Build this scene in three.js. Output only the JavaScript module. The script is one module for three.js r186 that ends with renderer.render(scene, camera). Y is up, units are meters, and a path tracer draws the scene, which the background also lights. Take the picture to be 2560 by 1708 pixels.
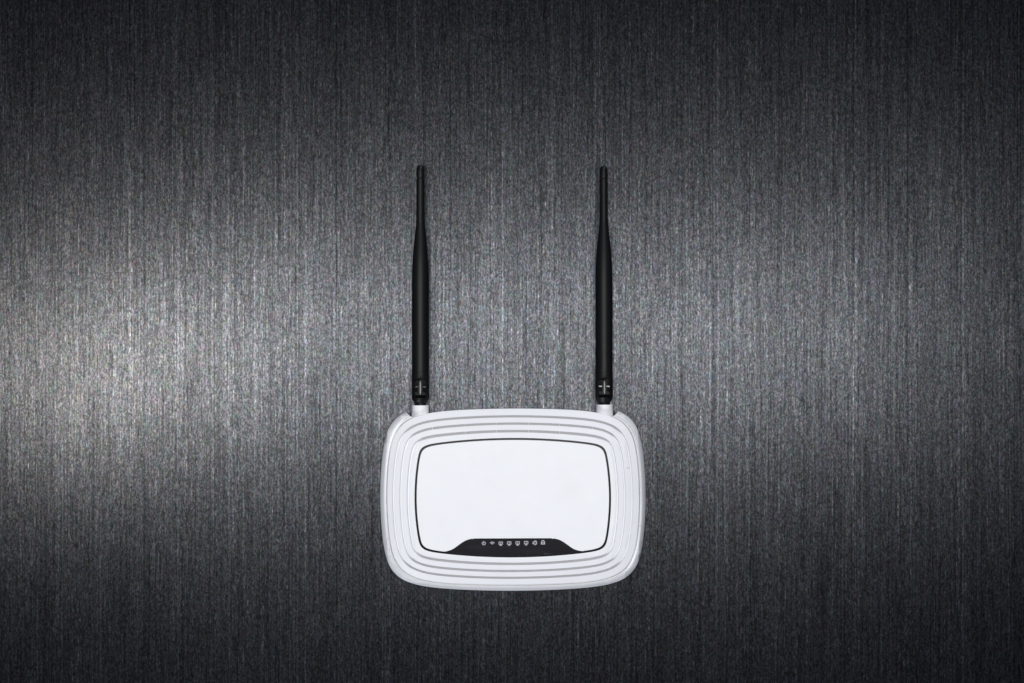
import * as THREE from 'three';
import { toCreasedNormals, mergeGeometries, mergeVertices } from 'three/addons/utils/BufferGeometryUtils.js';
import { FontLoader } from 'three/addons/loaders/FontLoader.js';
import { Brush, Evaluator, SUBTRACTION } from 'three-bvh-csg';

// ---------------------------------------------------------------- camera, lamps, exposure
const scene = new THREE.Scene();
const H = 1.6, S = 0.00029;                       // camera height; metres per measured unit on the table
const camera = new THREE.PerspectiveCamera(2 * Math.atan(854 * S / H) * 180 / Math.PI, 1024 / 683, 0.05, 20);
camera.position.set(0, H, 0);
camera.up.set(0, 0, -1);
camera.lookAt(0, 0, 0);

const renderer = new THREE.WebGLRenderer({ antialias: true });
renderer.setSize(1024, 683);
renderer.toneMapping = THREE.LinearToneMapping;
renderer.toneMappingExposure = 1;
renderer.shadowMap.enabled = true;
scene.background = new THREE.Color().setRGB(0.022, 0.028, 0.066);     // dim studio round the table

function softbox(x, y, z, tx, ty, tz, w, h, power, color) {
  const l = new THREE.RectAreaLight(color, power, w, h);
  l.position.set(x, y, z); l.lookAt(tx, ty, tz); scene.add(l);
  return l;
}
const F0 = 0.042;                                                   // mean reflectance of the dark metal
softbox(0.005, 1.5, 0.0, 0.005, 0, 0.001, 1.02, 0.05, 0.126 / F0 / 0.051, 0xfffcf6);   // strip lamp beside the camera
softbox(0.70, 1.9, -2.40, 0.05, 0, 0.1, 0.9, 0.7, 24.3, 0xf5f9ff);      // large softbox behind the router, to the right
softbox(-1.00, 1.7, 2.30, 0.0, 0, 0.1, 0.9, 0.7, 21.3, 0xf5f9ff);      // weaker softbox in front, to the left
const spot = new THREE.SpotLight(0xfff5e4, 0.038 / F0, 0, 0.41, 1.0, 2);   // lamp on the left that rakes over the brushed metal
spot.position.set(-0.45, 0.9235, 0.042);
spot.target.position.set(-0.3579, 0, -0.1597);
spot.castShadow = true; spot.shadow.radius = 3;
scene.add(spot, spot.target);

// ---------------------------------------------------------------- helpers
let seed = 20231;
const rnd = () => { seed = (seed * 1664525 + 1013904223) >>> 0; return seed / 4294967296; };
const lerp = (a, b, t) => a + (b - a) * t;
const smooth = (a, b, x) => { const t = Math.min(1, Math.max(0, (x - a) / (b - a))); return t * t * (3 - 2 * t); };

// ---------------------------------------------------------------- brushed metal table
function brushedTexture() {
  const N = 2048, M = N * N;
  const blurV = (a, k) => {                       // wrapped exponential blur along the brushing, both ways
    for (let x = 0; x < N; x++) {
      let v = 0;
      for (let p = 0; p < 2; p++) for (let y = 0; y < N; y++) { v += (a[y * N + x] - v) * k; if (p) a[y * N + x] = v; }
      v = 0;
      for (let p = 0; p < 2; p++) for (let y = N - 1; y >= 0; y--) { v += (a[y * N + x] - v) * k; if (p) a[y * N + x] = v; }
    }
  };
  const blurH = (a, k) => {
    for (let y = 0; y < N; y++) {
      let v = 0; const o = y * N;
      for (let p = 0; p < 2; p++) for (let x = 0; x < N; x++) { v += (a[o + x] - v) * k; if (p) a[o + x] = v; }
      v = 0;
      for (let p = 0; p < 2; p++) for (let x = N - 1; x >= 0; x--) { v += (a[o + x] - v) * k; if (p) a[o + x] = v; }
    }
  };
  const norm = (a) => { let m = 0, s = 0; for (const v of a) m += v; m /= M; for (const v of a) s += (v - m) ** 2; s = 1 / Math.sqrt(s / M); for (let i = 0; i < M; i++) a[i] = (a[i] - m) * s; return a; };
  const noise = (kv, kh) => { const a = new Float32Array(M); for (let i = 0; i < M; i++) a[i] = rnd() + rnd() - 1; if (kv < 1) blurV(a, kv); if (kh < 1) blurH(a, kh); return norm(a); };
  const grain = noise(0.75, 1), flake = noise(0.3, 1), streak = noise(0.045, 1), band = noise(0.006, 0.8);
  const tintA = noise(0.5, 0.6), tintB = noise(0.5, 0.6);
  const scratch = new Float32Array(M);             // long dark brush lines, one or two texels wide
  for (let k = 0; k < 1500; k++) {
    const x0 = rnd() * N | 0, y0 = rnd() * N | 0, len = 40 + rnd() * rnd() * 600, w = rnd() < 0.25 ? 2 : 1, d = 0.15 + 0.55 * rnd() * rnd();
    for (let j = 0; j < len; j++) for (let i = 0; i < w; i++) scratch[((y0 + j) % N) * N + (x0 + i) % N] += d * Math.sin(Math.PI * j / len) * (rnd() < 0.5 ? 0.7 : 1.2);
  }
  const px = new Uint8Array(M * 4);
  const enc = (v) => { v = Math.min(1, Math.max(0, v)); return 255 * (v <= 0.0031308 ? 12.92 * v : 1.055 * v ** (1 / 2.4) - 0.055); };
  for (let i = 0; i < M; i++) {
    const g = 0.39 * grain[i] + 0.11 * flake[i] + 0.19 * streak[i] + 0.09 * band[i] - 0.7 * scratch[i];
    const v = F0 * 0.90 * Math.exp(g);
    const a = 0.05 * tintA[i], b = 0.05 * tintB[i];
    px[i * 4] = enc(v * (0.935 + a)); px[i * 4 + 1] = enc(v * (1.0 - 0.25 * a + 0.3 * b)); px[i * 4 + 2] = enc(v * (1.145 - b)); px[i * 4 + 3] = 255;
  }
  const t = new THREE.DataTexture(px, N, N, THREE.RGBAFormat, THREE.UnsignedByteType);
  t.wrapS = t.wrapT = THREE.RepeatWrapping; t.magFilter = THREE.LinearFilter; t.minFilter = THREE.LinearMipmapLinearFilter; t.generateMipmaps = true;
  t.colorSpace = THREE.SRGBColorSpace; t.needsUpdate = true;
  return t;
}
const TILE = 1.2, TABLE = 2.4;
const tableTex = brushedTexture();
const tableMat = new THREE.MeshPhysicalMaterial({ map: tableTex, metalness: 1, roughness: 0.312, anisotropy: 0.4356, anisotropyRotation: 0.13 });
{
  const g = new THREE.BoxGeometry(TABLE, 0.02, TABLE);
  const p = g.attributes.position, uv = g.attributes.uv;
  for (let i = 0; i < p.count; i++) uv.setXY(i, (p.getX(i) + 0.6) / TILE, (-p.getZ(i) + 0.6 + p.getY(i)) / TILE);
  g.translate(0, -0.01, 0);
  const m = new THREE.Mesh(g, tableMat);
  m.name = 'tabletop'; m.receiveShadow = true; m.castShadow = true;
  m.userData = { kind: 'structure', label: 'dark grey brushed metal surface under the white router', category: 'tabletop' };
  scene.add(m);
}

// ---------------------------------------------------------------- materials of the router
const PC = [1282.3, 1243];                        // centre of the router, in units from the photo's corner
const AX = (PC[0] - 1280) * S, AZ = (PC[1] - 854) * S;
function plasticTexture() {                       // faint mottling and a few specks of dirt, over 0.24 m
  const N = 1024, a = new Uint8Array(N * N * 4), f = new Float32Array(N * N);
  for (let k = 0; k < 900; k++) {
    const cx = rnd() * N, cy = rnd() * N, r = 8 + rnd() * 40, s = (rnd() - 0.5) * 0.012;
    for (let y = Math.max(0, cy - r | 0); y < Math.min(N, cy + r); y++) for (let x = Math.max(0, cx - r | 0); x < Math.min(N, cx + r); x++) {
      const d = ((x - cx) ** 2 + (y - cy) ** 2) / (r * r); if (d < 1) f[y * N + x] += s * (1 - d) * (1 - d);
    }
  }
  const specks = [[1110, 1357.5, 1.1, 0.10], [972, 1340, 1.0, 0.25], [1190, 1468.5, 2.0, 0.16], [1596, 1310, 1.3, 0.35], [1607, 1176.5, 1.4, 0.25], [1566, 1166, 3.0, 0.10], [1176.5, 1139, 1.0, 0.08], [1072, 1209, 0.9, 0.1], [1155, 1303, 0.8, 0.07], [1340, 1180, 0.7, 0.06], [1450, 1290, 0.7, 0.06], [1030, 1400, 0.8, 0.1], [1500, 1440, 0.8, 0.1]];
  for (let k = 0; k < 40; k++) specks.push([960 + rnd() * 640, 1030 + rnd() * 430, 0.4 + rnd() * 0.5, 0.03 + rnd() * 0.08]);
  for (const [sx, sy, r, s] of specks) {
    const cx = ((sx - PC[0]) * S / 0.24 + 0.5) * N, cy = ((sy - PC[1]) * S / 0.24 + 0.5) * N, R = r * S / 0.24 * N * 1.6;
    for (let y = cy - R - 1 | 0; y < cy + R + 2; y++) for (let x = cx - R - 1 | 0; x < cx + R + 2; x++) {
      const d = ((x - cx) ** 2 + ((y - cy) * 1.3) ** 2) / (R * R); if (d < 1) f[y * N + x] -= s * (1 - d);
    }
  }
  for (let i = 0; i < N * N; i++) {
    const v = 1 + f[i] + (rnd() - 0.5) * 0.006;
    a[i * 4] = Math.min(255, 241 * v); a[i * 4 + 1] = Math.min(255, 242.5 * v); a[i * 4 + 2] = Math.min(255, 244 * v); a[i * 4 + 3] = 255;
  }
  const t = new THREE.DataTexture(a, N, N); t.magFilter = THREE.LinearFilter; t.colorSpace = THREE.SRGBColorSpace; t.needsUpdate = true;
  return t;
}
const plasticTex = plasticTexture();
const whiteCover = new THREE.MeshPhysicalMaterial({ map: plasticTex, roughness: 0.5 });
const whiteCase = new THREE.MeshPhysicalMaterial({ map: plasticTex, color: new THREE.Color().setRGB(1, 1, 1), roughness: 0.5 });
const whitePanel = new THREE.MeshPhysicalMaterial({ map: plasticTex, roughness: 0.42 });
const slotMat = new THREE.MeshPhysicalMaterial({ color: new THREE.Color().setRGB(0.60, 0.60, 0.62), roughness: 0.7 });
function stripTexture() {                          // fine dust and wiped smears on the glossy black inlay, over 0.24 m
  const N = 1024, a = new Uint8Array(N * N * 4), f = new Float32Array(N * N);
  const smear = (sx, sy, lx, ly, s) => {
    const cx = ((sx - PC[0]) * S / 0.24 + 0.5) * N, cy = ((sy - PC[1]) * S / 0.24 + 0.5) * N, k = S / 0.24 * N;
    for (let y = cy - 2 * ly * k | 0; y < cy + 2 * ly * k; y++) for (let x = cx - 2 * lx * k | 0; x < cx + 2 * lx * k; x++) {
      const d = ((x - cx) / (lx * k)) ** 2 + ((y - cy - 0.04 * (x - cx)) / (ly * k)) ** 2; f[y * N + x] += s * Math.exp(-2 * d) * (0.6 + 0.8 * rnd());
    }
  };
  smear(1196, 1386, 14, 2.5, 0.05); smear(1343, 1388, 11, 5, 0.055); smear(1352, 1386, 30, 3, 0.03); smear(1365, 1376, 10, 1.6, 0.05); smear(1290, 1391, 60, 4, 0.012); smear(1200, 1360, 40, 9, 0.006); smear(1330, 1370, 50, 8, 0.006);
  for (let k = 0; k < 60; k++) smear(1130 + rnd() * 300, 1352 + rnd() * 40, 2 + rnd() * 9, 0.6 + rnd(), 0.012 * rnd());
  for (let k = 0; k < 14; k++) smear(1150 + rnd() * 270, 1352 + rnd() * 38, 0.8, 0.8, 0.06 * rnd());
  for (let i = 0; i < N * N; i++) for (let c = 0; c < 4; c++) a[i * 4 + c] = c === 3 ? 255 : 255 * (1.055 * Math.pow(Math.min(0.3, [0.007, 0.0072, 0.0105][c] + f[i]), 1 / 2.4) - 0.055);
  const t = new THREE.DataTexture(a, N, N); t.magFilter = THREE.LinearFilter; t.colorSpace = THREE.SRGBColorSpace; t.needsUpdate = true;
  return t;
}
const blackInlay = new THREE.MeshPhysicalMaterial({ map: stripTexture(), roughness: 0.2, specularIntensity: 0.5 });
const blackRubber = new THREE.MeshPhysicalMaterial({ color: new THREE.Color().setRGB(0.005, 0.0058, 0.0065), roughness: 0.42, specularIntensity: 0.5 });
const blackHinge = new THREE.MeshPhysicalMaterial({ color: new THREE.Color().setRGB(0.006, 0.006, 0.007), roughness: 0.45, specularIntensity: 0.4 });
const paleMetal = new THREE.MeshPhysicalMaterial({ color: new THREE.Color().setRGB(0.45, 0.45, 0.46), roughness: 0.35, metalness: 0.6 });
const dullMetal = new THREE.MeshPhysicalMaterial({ color: new THREE.Color().setRGB(0.22, 0.22, 0.23), roughness: 0.4, metalness: 0.6 });
const paleTab = new THREE.MeshPhysicalMaterial({ color: new THREE.Color().setRGB(0.30, 0.30, 0.30), roughness: 0.6 });
const printWhite = new THREE.MeshPhysicalMaterial({ color: new THREE.Color().setRGB(0.5, 0.5, 0.54), roughness: 0.6 });

// ---------------------------------------------------------------- router
const router = new THREE.Group();
router.name = 'router';
router.position.set(AX, 0, AZ);
router.rotation.y = 0.0035;
router.userData = { label: 'white wireless router with two upright black antennas lying on the dark brushed surface', category: 'router' };
scene.add(router);

// local position of a measured point at height h (metres): the outline seen from above, at its own height
const loc = (px, py, h) => { const k = S * (H - h) / H; return [(px - 1280) * k - AX, (py - 854) * k - AZ]; };
function add(name, geo, mat, parent = router) {
  const m = new THREE.Mesh(geo, mat); m.name = name; m.castShadow = m.receiveShadow = true; parent.add(m); return m;
}
function planarUV(g) {
  const p = g.attributes.position, uv = new Float32Array(p.count * 2);
  for (let i = 0; i < p.count; i++) { uv[i * 2] = p.getX(i) / 0.24 + 0.5; uv[i * 2 + 1] = p.getZ(i) / 0.24 + 0.5; }
  g.setAttribute('uv', new THREE.BufferAttribute(uv, 2));
  return g;
}
// outlines: half width, half depth, bulge of the sides, squareness, centre
const RIM = [331.6, 236, 5.3e-4, 2.0e-4, 8, 1282.3, 1241.3];
const KEYS = [
  [315.5, 221, 5.5e-4, 1.75e-4, 7, 1283.0, 1242.5],
  [301.3, 204.6, 6.2e-4, 2.2e-4, 8, 1281.9, 1242.9],
  [282.8, 187, 7.0e-4, 2.5e-4, 10, 1281.6, 1243.6],
  [264.8, 169, 7.8e-4, 2.9e-4, 13, 1281.8, 1244.0],
  [245.7, 149.4, 8.5e-4, 3.29e-4, 18, 1282.0, 1244.5],
];
const mix = (A, B, t) => A.map((v, i) => lerp(v, B[i], t));
const coverOutline = (p) => { const i = Math.min(3, Math.max(0, Math.floor(p))); return mix(KEYS[i], KEYS[i + 1], p - i); };
const caseOutline = (q) => mix(RIM, KEYS[0], q);
function radial(K, th) {                          // point of the outline in the direction th from its centre
  const c = Math.cos(th), s = Math.sin(th), [a, b, cx, cy, n] = K;
  let lo = 0, hi = 1.15 * Math.hypot(a, b);
  for (let i = 0; i < 44; i++) {
    const r = (lo + hi) / 2, x = Math.abs(r * c), y = Math.abs(r * s);
    const f = (x / (a - cx * y * y)) ** n + (y / (b - cy * x * x)) ** n;
    if (f > 1) hi = r; else lo = r;
  }
  return [K[5] + lo * c, K[6] + lo * s];
}
const NU = 720;
const angles = (() => {                           // evenly spaced along the outline
  const F = 7200, L = [0], K = coverOutline(2);
  let prev = radial(K, 0);
  for (let i = 1; i <= F; i++) { const q = radial(K, i / F * 2 * Math.PI); L.push(L[i - 1] + Math.hypot(q[0] - prev[0], q[1] - prev[1])); prev = q; }
  const out = []; let j = 0;
  for (let k = 0; k < NU; k++) { const t = k / NU * L[F]; while (L[j + 1] < t) j++; out.push((j + (t - L[j]) / (L[j + 1] - L[j])) / F * 2 * Math.PI); }
  return out;
})();
// how far an outline faces up or down in the photo (1) rather than sideways (0)
const facing = angles.map((th) => {
  const K = coverOutline(2), A = radial(K, th - 0.01), B = radial(K, th + 0.01);
  return Math.abs(B[0] - A[0]) / Math.hypot(B[0] - A[0], B[1] - A[1]);
});
function loft(outline, profile, ths, closed, heightAt, bend) {
  const nu = ths.length, pos = [], idx = [];
  for (const [p, h0] of profile) {
    const K = outline(p);
    ths.forEach((th, i) => {
      const h = (heightAt ? heightAt(p, h0, i, th) : h0) * 0.001;
      const q = radial(K, th + (bend ? bend(p, i) : 0)), l = loc(q[0], q[1], h);
      pos.push(l[0], h, l[1]);
    });
  }
  for (let j = 0; j + 1 < profile.length; j++) for (let i = 0; i < (closed ? nu : nu - 1); i++) {
    const a = j * nu + i, b = j * nu + (i + 1) % nu, c = a + nu, d = b + nu;
    idx.push(a, c, b, b, c, d);
  }
  return finish(pos, idx);
}
function finish(pos, idx, crease = 0.55) {
  let area = 0;
  for (let t = 0; t < idx.length; t += 3) {
    const [a, b, c] = [idx[t] * 3, idx[t + 1] * 3, idx[t + 2] * 3];
    area += (pos[b + 2] - pos[a + 2]) * (pos[c] - pos[a]) - (pos[b] - pos[a]) * (pos[c + 2] - pos[a + 2]);
  }
  if (area < 0) for (let t = 0; t < idx.length; t += 3) [idx[t], idx[t + 1]] = [idx[t + 1], idx[t]];
  const g = new THREE.BufferGeometry();
  g.setAttribute('position', new THREE.Float32BufferAttribute(pos, 3));
  g.setIndex(idx);
  return planarUV(toCreasedNormals(g, crease));
}

// --- lower case: rim round three sides, cut away beside the sockets, and the back wall between them
const CASE = [[0.6, 0.6], [0.4, 1.2], [0.25, 4], [0.10, 9], [0.02, 13], [0.0, 14.6], [0.015, 15.4], [0.06, 16.3], [0.14, 17.3], [0.26, 18.35], [0.40, 19.25], [0.53, 19.85], [0.61, 20.05], [0.65, 19.95], [0.67, 19.5], [0.70, 19.3], [0.9, 19.15], [0.93, 18.2], [1.25, 18.0]];
{
  const tl = Math.atan2(-211.5, -265), tr = Math.atan2(-211.5, 262.5);      // directions of the two cut ends
  const from = tr, span = (tl + 2 * Math.PI) - tr, n = 620, ths = [];
  for (let i = 0; i <= n; i++) ths.push(from + span * i / n);
  // resample along the outline so that the corners stay round
  const F = 6000, L = [0], K = caseOutline(0.3); let prev = radial(K, from);
  for (let i = 1; i <= F; i++) { const q = radial(K, from + span * i / F); L.push(L[i - 1] + Math.hypot(q[0] - prev[0], q[1] - prev[1])); prev = q; }
  let j = 0;
  for (let k = 0; k <= n; k++) { const t = k / n * L[F]; while (j < F - 1 && L[j + 1] < t) j++; ths[k] = from + span * (j + (t - L[j]) / (L[j + 1] - L[j])) / F; }
  const bend = (q, i) => { const e = 0.007 * Math.sin(Math.PI * Math.min(1, Math.max(0, q))); return i < 12 ? e * (1 - i / 12) : i > n - 12 ? -e * (1 - (n - i) / 12) : 0; };
  const rim = loft(caseOutline, CASE, ths, false, null, bend);
  const caps = [0, n].map((i) => {
    const c2 = CASE.map(([q, h]) => new THREE.Vector2(-q, h / 12)).concat(new THREE.Vector2(-1.25, 0.05));
    const P = CASE.concat([[1.25, 0.6]]).map(([q, h]) => { const w = radial(caseOutline(q), ths[i] + bend(q, i)); const l = loc(w[0], w[1], h * 0.001); return [l[0], h * 0.001, l[1]]; });
    const pos = [], nrm = [];
    for (const t of THREE.ShapeUtils.triangulateShape(c2, [])) {
      const tri = (i ? [t[0], t[1], t[2]] : [t[2], t[1], t[0]]).map((k) => P[k]);
      for (const v of tri) pos.push(...v);
    }
    const g = new THREE.BufferGeometry(); g.setAttribute('position', new THREE.Float32BufferAttribute(pos, 3)); g.computeVertexNormals();
    return planarUV(g);
  });
  const ths2 = []; for (let i = 0; i <= 160; i++) ths2.push(tl + (tr - tl) * i / 160 );
  const back = loft((p) => coverOutline(p), [[0.35, 0.6], [0.2, 1.4], [0.16, 3], [0.12, 19.6], [0.4, 19.7]], ths2, false);
  add('lower_case', mergeGeometries([rim, ...caps, back]), whiteCase);
}

// --- top cover with three ring grooves; their floors are the vent slots
const land = (p) => {                              // height of the cover, mm
  const t = p / 4; return 23.2 + 3.6 * (1 - (1 - t) ** 2.1);
};
const W = [0.31, 0.30, 0.31];
const grooveDepth = (i) => lerp(0.9, 2.6, smooth(0.55, 0.93, facing[i]));
{
  const prof = [[0.10, 18.6], [0.0, 18.8], [0.0, 22.6], [0.012, 22.95], [0.05, 23.25]];
  const kind = prof.map(() => 0);
  const put = (p, h, k = 0) => { prof.push([p, h]); kind.push(k); };
  for (const p of [0.15, 0.3, 0.45, 0.6, 0.75, 0.88]) put(p, land(p));
  for (let r = 1; r <= 3; r++) {
    const o = r, i = r + W[r - 1];
    put(o - 0.03, land(o) - 0.01); put(o - 0.006, land(o) - 0.10); put(o + 0.012, land(o) - 1, 1);
    put(i - 0.012, land(i) - 1, 1); put(i + 0.006, land(i) - 0.10); put(i + 0.03, land(i) - 0.01);
    for (const f of [0.25, 0.5, 0.75]) put(lerp(i, r + 0.97, f), land(lerp(i, r + 0.97, f)));
  }
  put(3.975, land(3.98)); put(3.993, land(3.99) - 0.06); put(4.0, land(4) - 0.2);
  put(4.0, 25.4);
  // split the loft so that the slot floors are meshes of their own
  const segs = [], floors = []; let cur = [];
  for (let j = 0; j < prof.length; j++) {
    if (kind[j] === 1 && kind[j + 1] === 1) { cur.push(j); segs.push(cur); floors.push([j, j + 1]); cur = []; }
    else cur.push(j);
  }
  segs.push(cur);
  const hAt = (p, h, i) => {
    if (!isFinite(h)) return h;
    for (let r = 1; r <= 3; r++) {
      if (Math.abs(p - r - 0.012) < 1e-6 || Math.abs(p - r - W[r - 1] + 0.012) < 1e-6) return land(p) - grooveDepth(i);
    }
    return h;
  };
  const geos = segs.map((s) => loft(coverOutline, s.map((j) => prof[j]), angles, true, hAt));
  const cover = add('top_cover', mergeGeometries(geos), whiteCover);
  // floors: closed and white at the sides, open slots at the back and the front, narrowing towards the corners
  floors.forEach((f, r) => {
    const [p0] = prof[f[0]], [p1] = prof[f[1]];
    const split = (i) => lerp(p0 + 0.10, p1, smooth(0.35, 0.97, facing[i % NU]));
    const strip = (fn0, fn1, is) => {
      const pos = [], idx = [];
      for (const i of is) for (const fn of [fn0, fn1]) {
        const p = fn(i), h = (land(p) - grooveDepth(i % NU)) * 0.001, q = radial(coverOutline(p), angles[i % NU]), l = loc(q[0], q[1], h);
        pos.push(l[0], h, l[1]);
      }
      for (let k = 0; k + 1 < is.length; k++) { const a = 2 * k; idx.push(a, a + 1, a + 2, a + 1, a + 3, a + 2); }
      return finish(pos, idx);
    };
    const all = [...Array(NU).keys()];
    const white = all.filter((i) => facing[i] < 0.985);
    const runs = (sel) => { const out = []; const ok = new Set(sel); const startAt = all.find((i) => ok.has(i) && !ok.has((i + NU - 1) % NU)); if (startAt === undefined) return [sel]; let run = []; for (let k = 0; k <= NU; k++) { const i = (startAt + k) % NU; if (ok.has(i) && k < NU) run.push(i); else if (run.length) { out.push(run); run = []; } } return out; };
    for (const w of runs(white)) add('groove_floor', strip((i) => Math.min(split(i), p1 - 0.001), () => p1, w), whiteCover, cover);
    add('vent_slot', strip(() => p0, split, [...all, NU]), slotMat, cover);
    if (r === 0) return;
    for (const dx of [-200, -118, -40.5, 40.5, 118, 200]) {       // small bridges across the inner two slots, at the back
      if (r === 2 && Math.abs(dx) > 199) continue;
      const K0 = coverOutline(p0 - 0.008), K1 = coverOutline(p1 + 0.008);
      const solve = (K) => { let a = -Math.PI + 0.3, b = -0.3; for (let i = 0; i < 40; i++) { const m = (a + b) / 2; if (radial(K, m)[0] - 1281.7 > dx) b = m; else a = m; } return radial(K, a); };
      const A = solve(K0), B = solve(K1), h = (land(r + 1) - 1.3) * 0.001;
      const a = loc(A[0], A[1], h), b = loc(B[0], B[1], h);
      const g = new THREE.BoxGeometry(0.00045, 0.0012, Math.hypot(b[0] - a[0], b[1] - a[1]));
      g.rotateY(Math.atan2(b[0] - a[0], b[1] - a[1]));
      g.translate((a[0] + b[0]) / 2, h - 0.0006, (a[1] + b[1]) / 2);
      add('slot_bridge', planarUV(g), whiteCover, cover);
    }
  });
}

// --- black inlay (frame line and indicator strip) and the white face panel on it
const shapeOf = (pts, h) => new THREE.Shape(pts.map(([x, y]) => { const l = loc(x, y, h); return new THREE.Vector2(l[0], -l[1]); }));
function plate(pts, h0, h1, bevel) {
  const g = new THREE.ExtrudeGeometry(shapeOf(pts, h1 * 0.001), { depth: (h1 - h0) * 0.001 - bevel, bevelEnabled: bevel > 0, bevelThickness: bevel, bevelSize: bevel, bevelOffset: -bevel, bevelSegments: 3, curveSegments: 1 });
  g.rotateX(-Math.PI / 2); g.translate(0, h0 * 0.001, 0);
  return planarUV(toCreasedNormals(g, 0.12));
}
const inlayPts = angles.map((th) => radial(coverOutline(4.0), th));
const inlay = add('indicator_strip', plate(inlayPts, 25.0, 26.55, 0), blackInlay);
inlay.userData.label = 'glossy black inlay framing the panel, with a row of white symbols';
{
  const K = [240.6, 144.3, 8.6e-4, 3.3e-4, 18, 1282.1, 1244.5];
  const pts = [];
  // from the dip on the lower left, round the left, back and right, to the dip on the lower right
  const ths = angles.map((t) => t).sort((a, b) => a - b);
  const start = Math.atan2(135.8, -176), end = Math.atan2(135.8, 176);
  for (const t of [...ths.filter((t) => t > start), ...ths.filter((t) => t < end)]) pts.push(radial(K, t));
  const half = [[176, 1378.9], [168, 1378.4], [160, 1376.4], [152.5, 1373.8], [145, 1369.3], [137.5, 1363.9], [130, 1358.5], [124, 1354.6], [118, 1351.4], [111, 1348.9], [104, 1347.4], [96, 1346.6], [88, 1346.4]];
  const spline = new THREE.SplineCurve([...half.map(([x, y]) => new THREE.Vector2(1282.1 + x, y)), ...half.slice().reverse().map(([x, y]) => new THREE.Vector2(1282.1 - x, y))]);
  for (const v of spline.getPoints(160)) pts.push([v.x, v.y]);
  const panel = add('face_panel', plate(pts, 26.4, 27.2, 0.00025), whitePanel);
  panel.userData.label = 'smooth white face panel with a cut-out along its front edge';
}

// --- printed symbols on the strip
{
  const font = await new FontLoader().loadAsync('fonts/droid/droid_sans_bold.typeface.json');
  const U = (x, y) => [1180 + x / 11.19, 1330 + y / 11.19];                  // measured on the strip
  const rotBack = new THREE.Matrix4().makeRotationY(-0.0035);
  const flat = (shapes) => {
    const g = new THREE.ExtrudeGeometry(shapes, { depth: 0.00005, bevelEnabled: false, curveSegments: 10 });
    g.rotateX(-Math.PI / 2); g.translate(0, 0.02656, 0); return g;
  };
  const u = S / 11.19 * (H - 0.0266) / H;
  const poly = (pts) => new THREE.Shape(pts.map(([x, y]) => { const w = U(x, y), l = loc(w[0], w[1], 0.0266); return new THREE.Vector2(l[0], -l[1]); }));
  const rect = (x0, y0, x1, y1) => poly([[x0, y0], [x1, y0], [x1, y1], [x0, y1]]);
  const frame = (x0, y0, x1, y1, w) => { const s = rect(x0, y0, x1, y1); s.holes.push(rect(x0 + w, y0 + w, x1 - w, y1 - w)); return s; };
  const arc = (cx, cy, r0, r1, a0, a1, sy = 1, tilt = 0) => {                // angles in degrees, clockwise from the right as in the photo
    const p = [], n = 26, f = (r, a) => { const x = r * Math.cos(a), y = sy * r * Math.sin(a); return [cx + x * Math.cos(tilt) - y * Math.sin(tilt), cy + x * Math.sin(tilt) + y * Math.cos(tilt)]; };
    for (let i = 0; i <= n; i++) p.push(f(r1, (a0 + (a1 - a0) * i / n) * Math.PI / 180));
    for (let i = n; i >= 0; i--) p.push(f(r0, (a0 + (a1 - a0) * i / n) * Math.PI / 180));
    return poly(p);
  };
  const symbol = (name, shapes) => { const g = mergeGeometries(shapes.map((s) => flat(s))); g.applyMatrix4(rotBack); return add(name, g, printWhite, inlay); };
  const digit = (d, cx, cy, hgt) => {
    const sh = font.generateShapes(d, 1), box = new THREE.Box2();
    for (const s of sh) for (const p of s.getPoints(6)) box.expandByPoint(p);
    const k = hgt / (box.max.y - box.min.y), mx = (box.min.x + box.max.x) / 2, my = (box.min.y + box.max.y) / 2;
    const cv = (pts) => pts.map((p) => [cx + (p.x - mx) * k, cy - (p.y - my) * k]);
    return sh.map((s) => { const o = poly(cv(s.getPoints(6))); for (const hl of s.holes) o.holes.push(new THREE.Path(poly(cv(hl.getPoints(6))).getPoints())); return o; });
  };
  symbol('power_symbol', [arc(330, 318, 37, 55, -52, 232), rect(320, 256, 340, 332)]);
  symbol('wireless_symbol', [arc(566, 352, 56, 76, -150, -30), arc(566, 356, 28, 44, -150, -30), arc(566, 356, 0.5, 17, -155, -25)]);
  for (const [d, x0, y0] of [['4', 746, 274], ['3', 983, 269], ['2', 1219, 266], ['1', 1456, 258]])
    symbol('port_symbol', [frame(x0, y0, x0 + 116, y0 + 86, 17), rect(x0 + 44, y0 + 86, x0 + 72, y0 + 99), rect(x0 + 24, y0 + 99, x0 + 92, y0 + 116), ...digit(d, x0 + 58, y0 + 44, 46)]);
  symbol('internet_symbol', [arc(1765, 315, 36, 54, 0, 360), poly([[1733, 328], [1790, 290], [1798, 302], [1741, 340]]), arc(1752, 296, 56, 70, 120, 372, 0.62, -0.5)]);
  const lock = rect(1930, 282, 2042, 352); lock.holes.push(rect(1958, 300, 2012, 326));
  symbol('lock_symbol', [lock, arc(1986, 286, 30, 50, -180, 0, 1.08)]);
}

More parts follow.
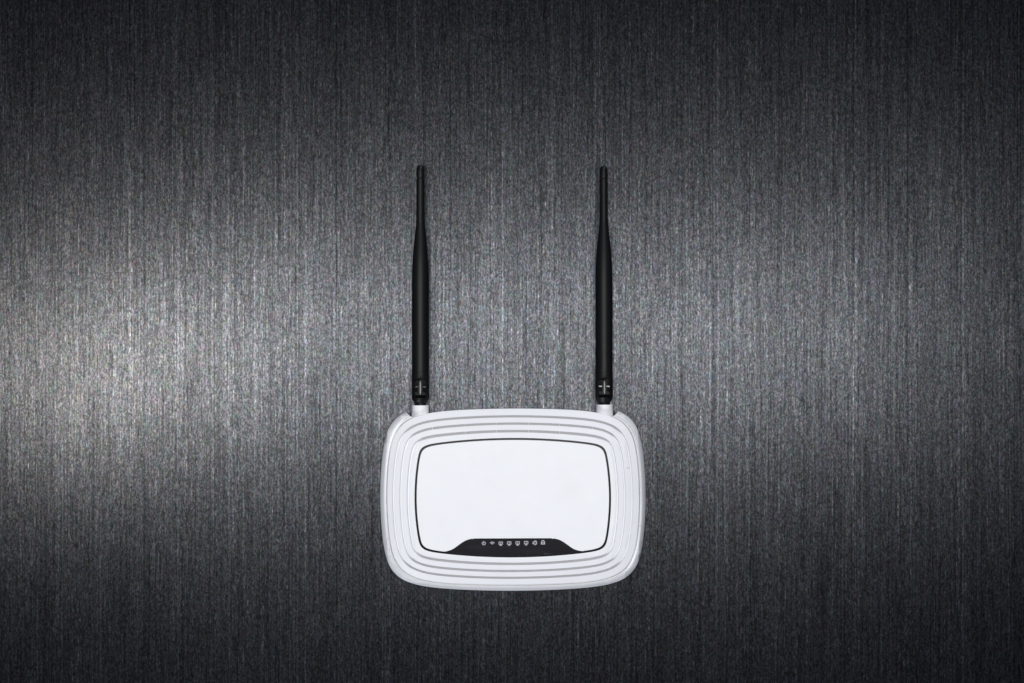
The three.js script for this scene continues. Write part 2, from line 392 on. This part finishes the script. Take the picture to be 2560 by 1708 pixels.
// --- antenna sockets and antennas
const AH = 0.0145;                                 // height of their axes
const kA = S * (H - AH) / H;
const upright = ([x, z]) => [x - 0.0035 * z, z + 0.0035 * x];   // undo the router's slight turn
function turned(points, seg = 64) { return new THREE.LatheGeometry(points.map(([r, y]) => new THREE.Vector2(r * kA, y * kA)), seg); }   // axis along +y
function lay(g) { g.rotateX(Math.PI / 2); return g; }                      // axis along +z (towards the front)
const evaluator = new Evaluator(); evaluator.useGroups = false; evaluator.attributes = ['position', 'normal'];
function buildAntenna(cx, tipY, sockTop, lean, pinUp) {
  // sizes along the antenna from its tip, measured units
  const base = sockTop - 0.2, d = (y) => y - 413.3 + (413.3 - tipY) * 0 ;
  const L = base - tipY, s = L / (1012.5 - 413.3);
  const yy = (y) => (y - 413.3) * s;
  const [lx, lz] = upright(loc(cx, tipY, AH));
  const place = (m) => { m.position.set(lx, AH, lz); m.rotation.y = lean - 0.0035; };
  const outer = [[0, 445.6], [9.2, 445.6], [10.0, 446.4], [10.2, 460], [10.25, 520], [10.35, 540], [10.7, 552], [11.4, 563], [12.6, 576], [14.4, 591], [16.9, 615], [19.2, 642], [20.6, 665], [21.3, 693], [21.5, 730], [21.5, 929.0], [21.1, 929.6], [21.1, 930.4], [21.5, 931], [21.7, 960], [21.7, 992], [21.2, 995], [19.8, 1000], [16.4, 1004.5], [14.6, 1007], [14.4, 1016], [0, 1016]];
  const dense = [];
  for (let i = 0; i < outer.length; i++) dense.push([outer[i][0], yy(outer[i][1])]);
  const body0 = lay(turned(dense, 72));
  const A = new Brush(body0.toNonIndexed ? body0 : body0); A.updateMatrixWorld();
  const slotG = new THREE.BoxGeometry(27.5 * kA, 30 * kA, (994 - 951) * s * kA);
  const B = new Brush(slotG); B.position.set(0, 7 * kA + 0, (yy(951) + yy(994)) / 2 * kA); B.updateMatrixWorld();
  let cut = evaluator.evaluate(A, B, SUBTRACTION);
  // scooped end of the slot
  const sc = new THREE.CylinderGeometry(14 * kA, 14 * kA, 27.5 * kA, 40); sc.rotateX(Math.PI / 2);
  const C = new Brush(new THREE.SphereGeometry(14.2 * kA, 32, 20)); C.scale.set(1, 0.85, 0.5); C.position.set(0, 20 * kA, yy(951.5) * kA); C.updateMatrixWorld();
  cut.updateMatrixWorld(); cut = evaluator.evaluate(cut, C, SUBTRACTION);
  let g = cut.geometry; g.deleteAttribute('normal'); g.deleteAttribute('uv');
  g = toCreasedNormals(mergeVertices(g, 1e-7), 0.5);
  const ant = add('antenna', g, blackRubber); place(ant);
  // tip cap
  add('antenna_tip', lay(turned([[0, 0.0], [3, 0.3], [5.5, 1.3], [7.6, 3.2], [9.0, 6.0], [9.8, 9.6], [10.1, 14], [10.1, 30.6], [9.6, 31.3], [0, 31.4]].map(([r, y]) => [r, y * s]), 48)), blackRubber, ant);
  // hinge: knuckle, pin, pale tab
  const kn = new THREE.CylinderGeometry(9.5 * kA, 9.5 * kA, 26.6 * kA, 32); kn.rotateZ(Math.PI / 2); kn.translate(0, 1.5 * kA, yy(985) * kA);
  add('hinge_knuckle', kn, blackHinge, ant);
  const pin = new THREE.CylinderGeometry(2.0 * kA, 2.0 * kA, 27.2 * kA, 20); pin.rotateZ(Math.PI / 2); pin.translate(0, pinUp * kA, yy(966.5) * kA);
  add('hinge_pin', pin, pinUp < 0 ? dullMetal : paleMetal, ant);
  const tab = new THREE.BoxGeometry(3.0 * kA, 14 * kA, (985 - 953) * s * kA); tab.translate(0.2 * kA, 4 * kA, (yy(953) + yy(985)) / 2 * kA);
  add('hinge_tab', tab, paleTab, ant);
  for (const sx of [-1, 1]) {                      // dark leaves on both sides of the tab
    const lf = new THREE.BoxGeometry(3.4 * kA, 12 * kA, (985 - 956) * s * kA); lf.translate(sx * 3.9 * kA, 3.5 * kA, (yy(956) + yy(985)) / 2 * kA);
    add('hinge_leaf', lf, blackHinge, ant);
  }
  return ant;
}
function buildSocket(cx, top) {
  const [lx, lz] = upright(loc(cx, top, AH));
  const m = add('antenna_socket', lay(turned([[15, 1.2], [19.6, 0.3], [20.4, 0.5], [20.8, 1.6], [21.1, 20], [21.2, 44], [0, 44]], 56)), whiteCase);
  m.position.set(lx, AH, lz); m.rotation.y = -0.0035;
  planarUV(m.geometry); return m;
}
buildSocket(1050.6, 1012.9); buildSocket(1511.0, 1011.3);
buildAntenna(1051.0, 413.3, 1013.5, 0, -1); buildAntenna(1509.2, 415.3, 1012, 0.0025, 5);

renderer.render(scene, camera);
